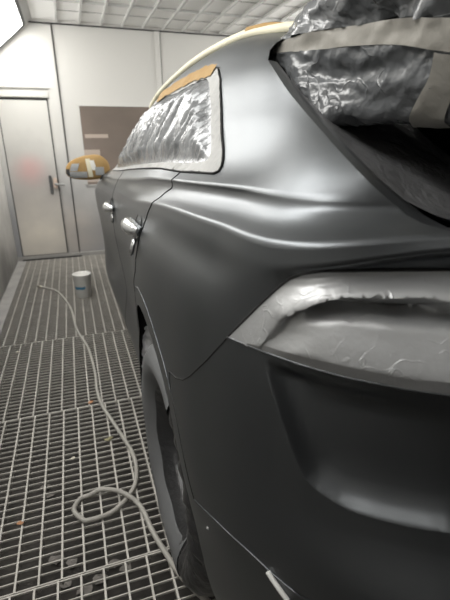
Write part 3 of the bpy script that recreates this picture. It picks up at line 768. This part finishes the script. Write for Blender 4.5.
# ------------------------------------------------------------------ wheels
def wheel(u0, sx, s_face=.012, covered=True):
    e = bpy.data.objects.new('wheel', None); COL.objects.link(e); e.parent = car
    e.location = ((s_face - 1) * sx, u0, .395); e.rotation_euler = (0, -sx * math.pi / 2, 0)   # local +z points outboard
    bm = bmesh.new(); lathe(bm, [(.27, -.26), (.36, -.27), (.390, -.235), (.393, -.15), (.390, -.06), (.378, -.028), (.345, -.004), (.31, 0), (.285, -.012), (.275, -.03)], 72); bmesh.ops.recalc_face_normals(bm, faces=bm.faces[:])
    obj('tyre', bm, M['tyre'], e, True)
    bm = bmesh.new(); lathe(bm, [(.285, -.02), (.278, -.035), (.27, -.20)], 48)
    for k in range(10):
        a = 2 * math.pi * k / 10
        box(bm, (.05, -.018, -.165), (.28, .018, -.135), .004, Matrix.Rotation(a, 4, 'Z'))
    lathe(bm, [(0, -.125), (.06, -.127), (.075, -.14), (.075, -.17)], 24)
    bmesh.ops.recalc_face_normals(bm, faces=bm.faces[:]); obj('rim', bm, M['rim'], e, True)
    bm = bmesh.new(); lathe(bm, [(0, -.185), (.18, -.185), (.18, -.21), (0, -.21)], 36); obj('brake_disc', bm, M['gasket'], e, True)
    return e
wl = wheel(0, 1); wheel(2.995, 1, .17); wheel(0, -1); wheel(2.995, -1, .17)
# cloth cover drawn over the left rear tyre
bm = bmesh.new(); seg = 120
prof = [(.396, -.20), (.397, -.12), (.396, -.055), (.384, -.022), (.352, .003), (.325, .006), (.300, .000), (.282, -.010), (.264, -.026), (.250, -.042), (.240, -.056), (.233, -.068)]
rings = []
for r, z in prof:
    ring_ = []
    for k in range(seg):
        a = 2 * math.pi * k / seg
        wr = .0015 * math.sin(a * 9 + r * 40)
        ring_.append(bm.verts.new(((r + wr) * math.cos(a), (r + wr) * math.sin(a), z + wr * .8)))
    rings.append(ring_)
for A_, B_ in zip(rings, rings[1:]):
    for k in range(seg):
        if not 205 / 360 * seg <= k <= 332 / 360 * seg: bm.faces.new((A_[k], A_[(k + 1) % seg], B_[(k + 1) % seg], B_[k]))
bmesh.ops.delete(bm, geom=[v for v in bm.verts if not v.link_faces], context='VERTS')
bmesh.ops.recalc_face_normals(bm, faces=bm.faces[:])
wc = obj('wheel_cover', bm, M['cover'], wl, True); wc['label'] = 'grey cloth cover stretched over the tyre'
bm = bmesh.new(); rings = []
for r, z in [(r - .002, z - .002) for r, z in prof] + [(.231, -.078), (.222, -.088), (.20, -.096), (.18, -.098), (.13, -.100), (.08, -.096), (.03, -.094)]:
    ring_ = []
    for k in range(seg):
        a = 2 * math.pi * k / seg; p = (r * math.cos(a), r * math.sin(a), 0)
        zz = z + (.008 * ridge(p, 16, 5) + .004 * math.sin(a * 31 + r * 20) - .006) * sstep(.40, .37, r) * sstep(195, 215, math.degrees(a)) * (1 - sstep(320, 336, math.degrees(a))) + sstep(.23, .21, r) * (.016 * ridge(p, 12, 3) + .006 * math.sin(a * 9 + 3 * math.sin(a * 4) + r * 30) * sstep(.05, .2, r) + .008 * noi(p, 30, 1) - .014)
        dg = math.degrees(a); sh = 1 - .03 * (1 - sstep(196, 212, dg) * (1 - sstep(326, 338, dg))) * sstep(.222, .232, r)
        ring_.append(bm.verts.new((p[0] * sh, p[1] * sh, zz - .008 * (1 - sstep(196, 212, dg) * (1 - sstep(326, 338, dg))) * sstep(.222, .232, r))))
    rings.append(ring_)
for A_, B_ in zip(rings, rings[1:]):
    for k in range(seg): bm.faces.new((A_[k], A_[(k + 1) % seg], B_[(k + 1) % seg], B_[k]))
bmesh.ops.recalc_face_normals(bm, faces=bm.faces[:])
wf = obj('wheel_film', bm, plain('wheel_plastic', (.03, .03, .031), .3, bump=(30, .3)), wl, True); wf['label'] = 'black film creased over the rim'
# crumpled film stuffed in the front of the arch
bm = bmesh.new(); n1, n2 = 26, 10; gr = []
for i in range(n1 + 1):
    a = math.radians(6 + 44 * i / n1); row = []
    for j in range(n2 + 1):
        s_ = .034 + .10 * j / n2; r_ = .462 - .035 * j / n2 + .012 * math.sin(j * 1.3)
        p = usw(r_ * math.cos(a), s_, .40 + r_ * math.sin(a)); p += Vector((0, math.cos(a), math.sin(a))) * (.012 * noi(p, 22) + .010 * noi(p, 50)) + Vector((.012 * noi(p, 30, 5), 0, 0)); row.append(bm.verts.new(p))
    gr.append(row)
for i in range(n1):
    for j in range(n2): bm.faces.new((gr[i][j], gr[i + 1][j], gr[i + 1][j + 1], gr[i][j + 1]))
mf = obj('masking_film', bm, plain('clear_film', (.70, .71, .72), .25, spec=.8), car, True); mf['label'] = 'crumpled clear film in the wheel arch'

# ------------------------------------------------------------------ door handles, mirror
def surf(u, w):
    h = BV.ray_cast(Vector((-2, u, w)), Vector((1, 0, 0))); return h[0], h[1]
def handle(u, w, parent, scale=1.):
    p, n = surf(u, w); q = n.to_track_quat('Z', 'X'); 
    ex = Vector((0, 1, -.02)); ez = n;  ey = ez.cross(ex).normalized(); ex = ey.cross(ez).normalized()
    Mx = Matrix((ex, ey, ez)).transposed().to_4x4(); Mx.translation = p; FO = -1 if ey.z > 0 else 1
    bm = bmesh.new(); pts = [Vector((-.095, 0, .004)), Vector((-.08, 0, .018)), Vector((-.04, 0, .025)), Vector((.02, 0, .025)), Vector((.065, 0, .019)), Vector((.085, 0, .004))]
    tube(bm, [Mx @ p_ for p_ in smooth_path(pts, 5)], lambda t: .014 + .010 * math.sin(t * math.pi), 12)
    for v in bm.verts: v.co += (v.co - p).normalized() * .0035 * noi(v.co, 60) + (v.co - p).normalized() * .004 * noi(v.co, 28)
    h = obj('door_handle', bm, M['chrome'], parent, True); h['label'] = 'door handle wrapped in shiny crumpled foil'
    bm = bmesh.new(); lathe(bm, [(0, -.012), (.035, -.010), (.05, .001), (.056, .002)], 24, Mx @ Matrix.Diagonal((1.5, .8, 1, 1))); obj('handle_recess', bm, M['seam'], h, True)
    bm = bmesh.new(); box(bm, (-.085, FO * .022, .004), (-.055, FO * .075, .016), .004, Mx); obj('loose_foil', bm, M['chrome'], h, True)
hr, hf = hit(137.5, 227.5), hit(112.5, 207)
handle(hr.y, hr.z, PART['rear_door']); handle(hf.y, hf.z, PART['front_door'])

def mirror(sx):
    c0 = usw(2.13, .006, 1.226)
    bm = bmesh.new(); bmesh.ops.create_uvsphere(bm, u_segments=36, v_segments=22, radius=1)
    for v in bm.verts:
        x, y, z = v.co
        sg = lambda a, e: math.copysign(abs(a) ** e, a)
        X = sg(x, .85) * .150; Y_ = sg(y, .85) * .075; Z_ = sg(z, .8) * (.098 if z > 0 else .066)
        Z_ *= 1 + .12 * (X / .15) - .25 * max(0, (X - .07) / .08) ** 2; Y_ *= (1 if y > 0 else .55); 
        v.co = Vector((X, Y_, Z_ + .010 * (X / .15)))
    for v in bm.verts: v.co = c0 + v.co + Vector((0, 0, .003 * noi(v.co, 20)))
    if sx < 0:
        for v in bm.verts: v.co.x *= -1
        bmesh.ops.reverse_faces(bm, faces=bm.faces[:])
    mo = obj('door_mirror', bm, M['tape_y'], car, True); mo['label'] = 'door mirror wrapped in yellow masking tape'
    bm = bmesh.new(); tube(bm, [Vector((p.x * sx, p.y, p.z)) for p in (c0 + Vector((.08, -.01, -.04)), c0 + Vector((.13, -.005, -.055)), c0 + Vector((.19, 0, -.07)))], .026, 10); obj('mirror_arm', bm, M['trimdark'], mo, True)
    if sx < 0: return
    T = BVHTree.FromPolygons([v.co for v in mo.data.vertices], [p.vertices for p in mo.data.polygons])
    def patch(x0, x1, z0, z1, mat, skew=0):
        bm = bmesh.new(); g = []
        for i in range(9):
            row = []
            for j in range(7):
                z = z0 + (z1 - z0) * j / 6; x = x0 + (x1 - x0) * i / 8 + skew * (z - z0)
                h = T.ray_cast(Vector((c0.x + x, c0.y - .3, c0.z + z)), Vector((0, 1, 0)))
                if h[0] is None: row.append(None)
                else: row.append(bm.verts.new(h[0] + Vector((0, -.0035, 0))))
            g.append(row)
        for i in range(8):
            for j in range(6):
                q = (g[i][j], g[i + 1][j], g[i + 1][j + 1], g[i][j + 1])
                if None not in q: bm.faces.new(q)
        obj('foil_patch', bm, mat, mo, True)
    gf = plain('grey_foil', (.33, .34, .34), .35, bump=(40, .3))
    patch(-.125, -.01, -.050, -.008, gf); patch(-.125, -.075, -.004, .045, gf, .4); patch(-.148, -.125, -.035, .01, M['trimdark']); patch(.025, .055, .0, .065, plain('white_foil', (.75, .74, .70), .4), -.2)
    patch(.045, .105, -.035, .02, gf); patch(.0, .03, -.07, .075, M['tape_c'], -.1)
mirror(1); mirror(-1)

# ------------------------------------------------------------------ film hung inside the boot opening
edge = [usw(-.19, .36, 1.58), usw(-.30, .27, 1.50), usw(-.42, .235, 1.44), usw(-.54, .215, 1.385), usw(-.64, .22, 1.325), usw(-.70, .25, 1.285), usw(-.735, .32, 1.262), usw(-.78, .48, 1.262)]
P = smooth_path(edge, 9); bm = bmesh.new(); g = []; nb = 44
for i, p in enumerate(P):
    row = []
    for j in range(nb + 1):
        t = j / nb
        q = p.copy(); q.x = p.x + (-.02 - p.x + .02) * t
        depth = .02 + .42 * (1 - (1 - t) ** 3)
        q.y += depth * .30 + .03 * math.sin(t * 9); q.z += -.16 * t - .10 * t * t
        fan = math.sin((p.z * 34 + t * 5 + 2 * noi(p, 5))) * .010 * sstep(0, .15, t) + .016 * noi(q, 9, 3) * sstep(0, .1, t) + .008 * ridge((q.x * .6, q.y * 2, q.z * 2), 16, 6) * sstep(0, .08, t)
        q += Vector((-.5, -.6, .4)) * fan
        row.append(bm.verts.new(q))
    g.append(row)
for i in range(len(P) - 1):
    for j in range(nb): bm.faces.new((g[i][j], g[i + 1][j], g[i + 1][j + 1], g[i][j + 1]))
bmesh.ops.recalc_face_normals(bm, faces=bm.faces[:])
bf = obj('boot_film', bm, M['film_black'], car, True); bf['label'] = 'black masking film hung inside the boot opening'
bm = bmesh.new(); g = []
for i, p in enumerate(P):
    g.append([bm.verts.new((-x.co.x if False else -(p.x + (0 - p.x) * (j / 6)), p.y + .02 + .25 * (j / 6), p.z - .35 * (j / 6) ** 2)) for j, x in enumerate([None] * 0 or range(7)) ] if False else [bm.verts.new((-(p.x * (1 - j / 6)), p.y + .02 + .25 * j / 6, p.z - .35 * (j / 6) ** 2)) for j in range(7)])
for i in range(len(P) - 1):
    for j in range(6): bm.faces.new((g[i][j], g[i][j + 1], g[i + 1][j + 1], g[i + 1][j]))
obj('boot_film', bm, M['film_black'], car, True)

# ------------------------------------------------------------------ raised tailgate, wrapped in film
TG = bpy.data.objects.new('tailgate', None); COL.objects.link(TG); TG.parent = car; TG['label'] = 'raised tailgate wrapped in grey film and tape'
# lengthwise lines: (u, s, w) from the hinge rearwards
HL = {
 'mid':  [(-.12,1,1.672),(-.3,1,1.70),(-.5,1,1.72),(-.7,1,1.725),(-.95,1,1.70),(-1.15,1,1.66)],
 'top':  [(-.13,.55,1.64),(-.3,.52,1.665),(-.45,.50,1.675),(-.65,.48,1.675),(-.92,.46,1.65),(-1.12,.47,1.60)],
 'out':  [(-.165,.31,1.585),(-.27,.295,1.592),(-.39,.29,1.600),(-.60,.285,1.60),(-.90,.28,1.575),(-1.10,.30,1.53)],
 'b1':   [(-.220,.275,1.566),(-.335,.29,1.562),(-.440,.315,1.552),(-.545,.328,1.541),(-.64,.33,1.519),(-1.05,.33,1.46)],
 'b2':   [(-.210,.275,1.550),(-.335,.292,1.532),(-.440,.315,1.522),(-.545,.335,1.505),(-.615,.345,1.485),(-1.03,.36,1.42)],
 'low1': [(-.190,.28,1.545),(-.30,.275,1.503),(-.400,.325,1.475),(-.50,.345,1.465),(-.60,.36,1.46),(-1.0,.38,1.39)],
 'low2': [(-.205,.285,1.534),(-.330,.275,1.462),(-.395,.295,1.428),(-.425,.34,1.413),(-.545,.39,1.406),(-.95,.46,1.35)],
 'under':[(-.12,.6,1.55),(-.22,.6,1.50),(-.34,.6,1.47),(-.46,.6,1.455),(-.6,.6,1.44),(-.92,.6,1.36)],
 'umid': [(-.10,1,1.57),(-.2,1,1.53),(-.32,1,1.51),(-.46,1,1.50),(-.6,1,1.48),(-.9,1,1.38)]}
order = ['mid', 'top', 'out', 'b1', 'b2', 'low1', 'low2', 'under', 'umid']
NS = [9, 12, 12, 10, 24]
TA = np.array([hermite(HL[k], NS) for k in order])
VSs = [5, 7, 5, 6, 5, 6, 8, 5]
TGg = np.array([hermite(TA[:, j], VSs) for j in range(TA.shape[1])])
cum = np.concatenate([[0], np.cumsum(VSs)])
def tg_part(name, j0, j1, mat, disp, mirror=False, i0=0, i1=None, parent=TG):
    bm = bmesh.new(); g = []
    i1 = TGg.shape[0] - 1 if i1 is None else i1
    for i in range(i0, i1 + 1): g.append([bm.verts.new(usw(*TGg[i, j])) for j in range(j0, j1 + 1)])
    for i in range(len(g) - 1):
        for j in range(j1 - j0): bm.faces.new((g[i][j], g[i][j + 1], g[i + 1][j + 1], g[i + 1][j]))
    bmesh.ops.subdivide_edges(bm, edges=bm.edges[:], cuts=1, use_grid_fill=True)
    bm.normal_update()
    ref = usw(-.5, 1.0, 1.58)
    if sum((f.normal.dot(f.calc_center_median() - ref) for f in bm.faces)) < 0:
        bmesh.ops.reverse_faces(bm, faces=bm.faces[:]); bm.normal_update()
    for v, d in [(v, disp(v.co, v.normal)) for v in bm.verts]: v.co += d
    if mirror:
        for v in bm.verts: v.co.x *= -1
        bmesh.ops.reverse_faces(bm, faces=bm.faces[:])
    return obj(name, bm, mat, parent, True)
def cr1(p, n): return n * (.010 * ridge((p.x, p.y * .5 + p.z, p.z), 13, 1) + .006 * ridge(p, 30, 3) + .003 * ridge(p, 62, 6) - .006)
def cr2(p, n): return n * (.004 * ridge((p.x, p.y, p.z * 2), 12, 1) + .003 * noi(p, 40, 3) + .003)
def cr3(p, n): return n * (.006 * ridge((p.x, p.y * .45, p.z * 1.6), 12, 7) + .004 * ridge((p.x, p.y * .6, p.z), 38, 2) + .003 * max(0, ridge((p.x, p.y + p.z, p.z - p.y), 55, 4)) - .004)
tf = tg_part('masking_film', 0, int(cum[3]), M['film'], cr1); tg_part('masking_film', 0, int(cum[3]), M['film'], cr1, True)
tp = tg_part('masking_tape', int(cum[3]), int(cum[4]), M['tape'], cr2); tp['label'] = 'band of grey-beige tape'
tg_part('masking_tape', int(cum[3]), int(cum[4]), M['tape'], cr2, True)
tg_part('masking_film', int(cum[4]), int(cum[8]), M['film'], cr3); tg_part('masking_film', int(cum[4]), int(cum[8]), M['film'], cr3, True)
i_t = sum(NS[:4])
tq = tg_part('masking_tape', int(cum[4]), int(cum[6]) + 3, M['tape'], lambda p, n: n * (.007 + .003 * ridge(p, 20, 4)), False, i_t - 2, i_t + 2)
# end cap of the tailgate
bm = bmesh.new(); loop = [usw(*TGg[-1, j]) for j in range(TGg.shape[1])]
vs = [bm.verts.new(p) for p in loop] + [bm.verts.new((-p.x, p.y, p.z)) for p in loop[::-1][1:-1]]
bm.faces.new(vs); obj('end_panel', bm, M['film'], TG)

# ------------------------------------------------------------------ bucket, hose, scraps
b = thing('plastic_bucket', 'small white plastic bucket with a blue mark standing on the grating', 'bucket', (-.012, 4.235, 0))
bm = bmesh.new(); lathe(bm, [(0, .001), (.068, .001), (.072, .006), (.083, .22), (.087, .224), (.087, .234), (.083, .235), (.079, .224), (.069, .012), (0, .012)], 40); bmesh.ops.recalc_face_normals(bm, faces=bm.faces[:])
obj('tub', bm, M['white'], b, True)
bm = bmesh.new(); lathe(bm, [(0, .19), (.0785, .19)], 40); obj('filler', bm, plain('white_filler', (.86, .85, .82), .6), b, True)
bm = bmesh.new(); prev = None
for k in range(17):
    a = math.radians(205 + 82 * k / 16); z0, z1 = .092 + .004 * noi((k * .4, 0, 0), 1), .118 + .008 * noi((k * .5, 2, 0), 1)
    if k in (0, 16): z0 = z1 - .004
    row = [bm.verts.new((( .0745 + (z - .006) / .214 * .011) * math.cos(a), (.0745 + (z - .006) / .214 * .011) * math.sin(a), z)) for z in (z0, (z0 + z1) / 2, z1)]
    if prev:
        for j in range(2): bm.faces.new((prev[j], row[j], row[j + 1], prev[j + 1]))
    prev = row
obj('printed_mark', bm, M['blue'], b, True)
HP = [(41,287),(50,289),(58,292),(67,302),(72,312),(77,330),(88,348),(95,372),(97,390),(102,405),(113,422),(128,445),(131,450),(136,465),(134,487),(115,510),(90,520),(82,519),(74,510),(80,499),(90,495),(102,491),(122,496),(140,507),(152,530),(162,547)]
pts = [floor_pt(*p, .010) for p in HP]; 
for i, p in enumerate(pts):
    if i in (22,): p.z = .030
    if i in (21, 23): p.z = .018
pts += [Vector((.20, 1.02, .011)), Vector((.30, .86, .011)), Vector((.45, .72, .011))]
bm = bmesh.new(); tube(bm, smooth_path(pts, 8), .0095, 10)
hz = thing('air_hose', 'pale grey air hose snaking and looping across the grating', 'hose', (pts[8].x, pts[8].y, 0))
for v in bm.verts: v.co -= hz.location
obj('hose_tube', bm, M['hose'], hz, True)
bm = bmesh.new(); d0 = (pts[0] - pts[1]).normalized(); tube(bm, [pts[0] - hz.location - d0 * .02, pts[0] - hz.location + d0 * .05], .013, 10); obj('hose_fitting', bm, M['brass'], hz, True)
def scrap(name, px, size, mat, label, seed, cat):
    c = floor_pt(*px, .004); rnd = random.Random(seed); bm = bmesh.new(); n = 9
    ctr = bm.verts.new((0, 0, size * .35)); ring_ = []
    for k in range(n):
        a = 2 * math.pi * k / n; r = size * (.6 + .6 * rnd.random()); ring_.append(bm.verts.new((r * math.cos(a), r * math.sin(a) * .8, size * .12 * rnd.random())))
    for k in range(n): bm.faces.new((ctr, ring_[k], ring_[(k + 1) % n]))
    bm.faces.new(ring_[::-1])
    o = obj(name, bm, mat); o.location = c; tag(o, label, cat); return o
scrap('tape_scrap', (91, 402), .018, M['orange'], 'crumpled orange tape scrap beside the hose on a grating seam', 1, 'scrap')
scrap('tape_scrap', (20, 523), .013, M['orange'], 'small orange scrap lying on the grating at the lower left', 2, 'scrap')
scrap('paper_scrap', (73, 458), .013, M['cream'], 'tiny cream paper scrap on the grating left of the hose', 3, 'scrap')
scrap('paper_scrap', (18, 352), .016, M['cream'], 'small pale scrap on the grating near the left wall', 4, 'scrap')
scrap('dry_leaf', (109, 439), .020, M['olive'], 'dull olive scrap on the grating beside the hose, left of the wheel', 5, 'scrap')
def pit_scrap(px, size, seed, label):
    o = scrap('dust_clump', px, size, plain('dust', (.28, .26, .24), .9), label, seed, 'debris'); c = floor_pt(*px, -.29); o.location = c; o['group'] = 'dust clumps under the grating'
for i, px in enumerate([(55, 560), (72, 563), (48, 495), (44, 488), (113, 563), (125, 568), (100, 578), (85, 590), (66, 585)]):
    pit_scrap(px, .03, 20 + i, 'pale dust clump lying below the steel floor grating')
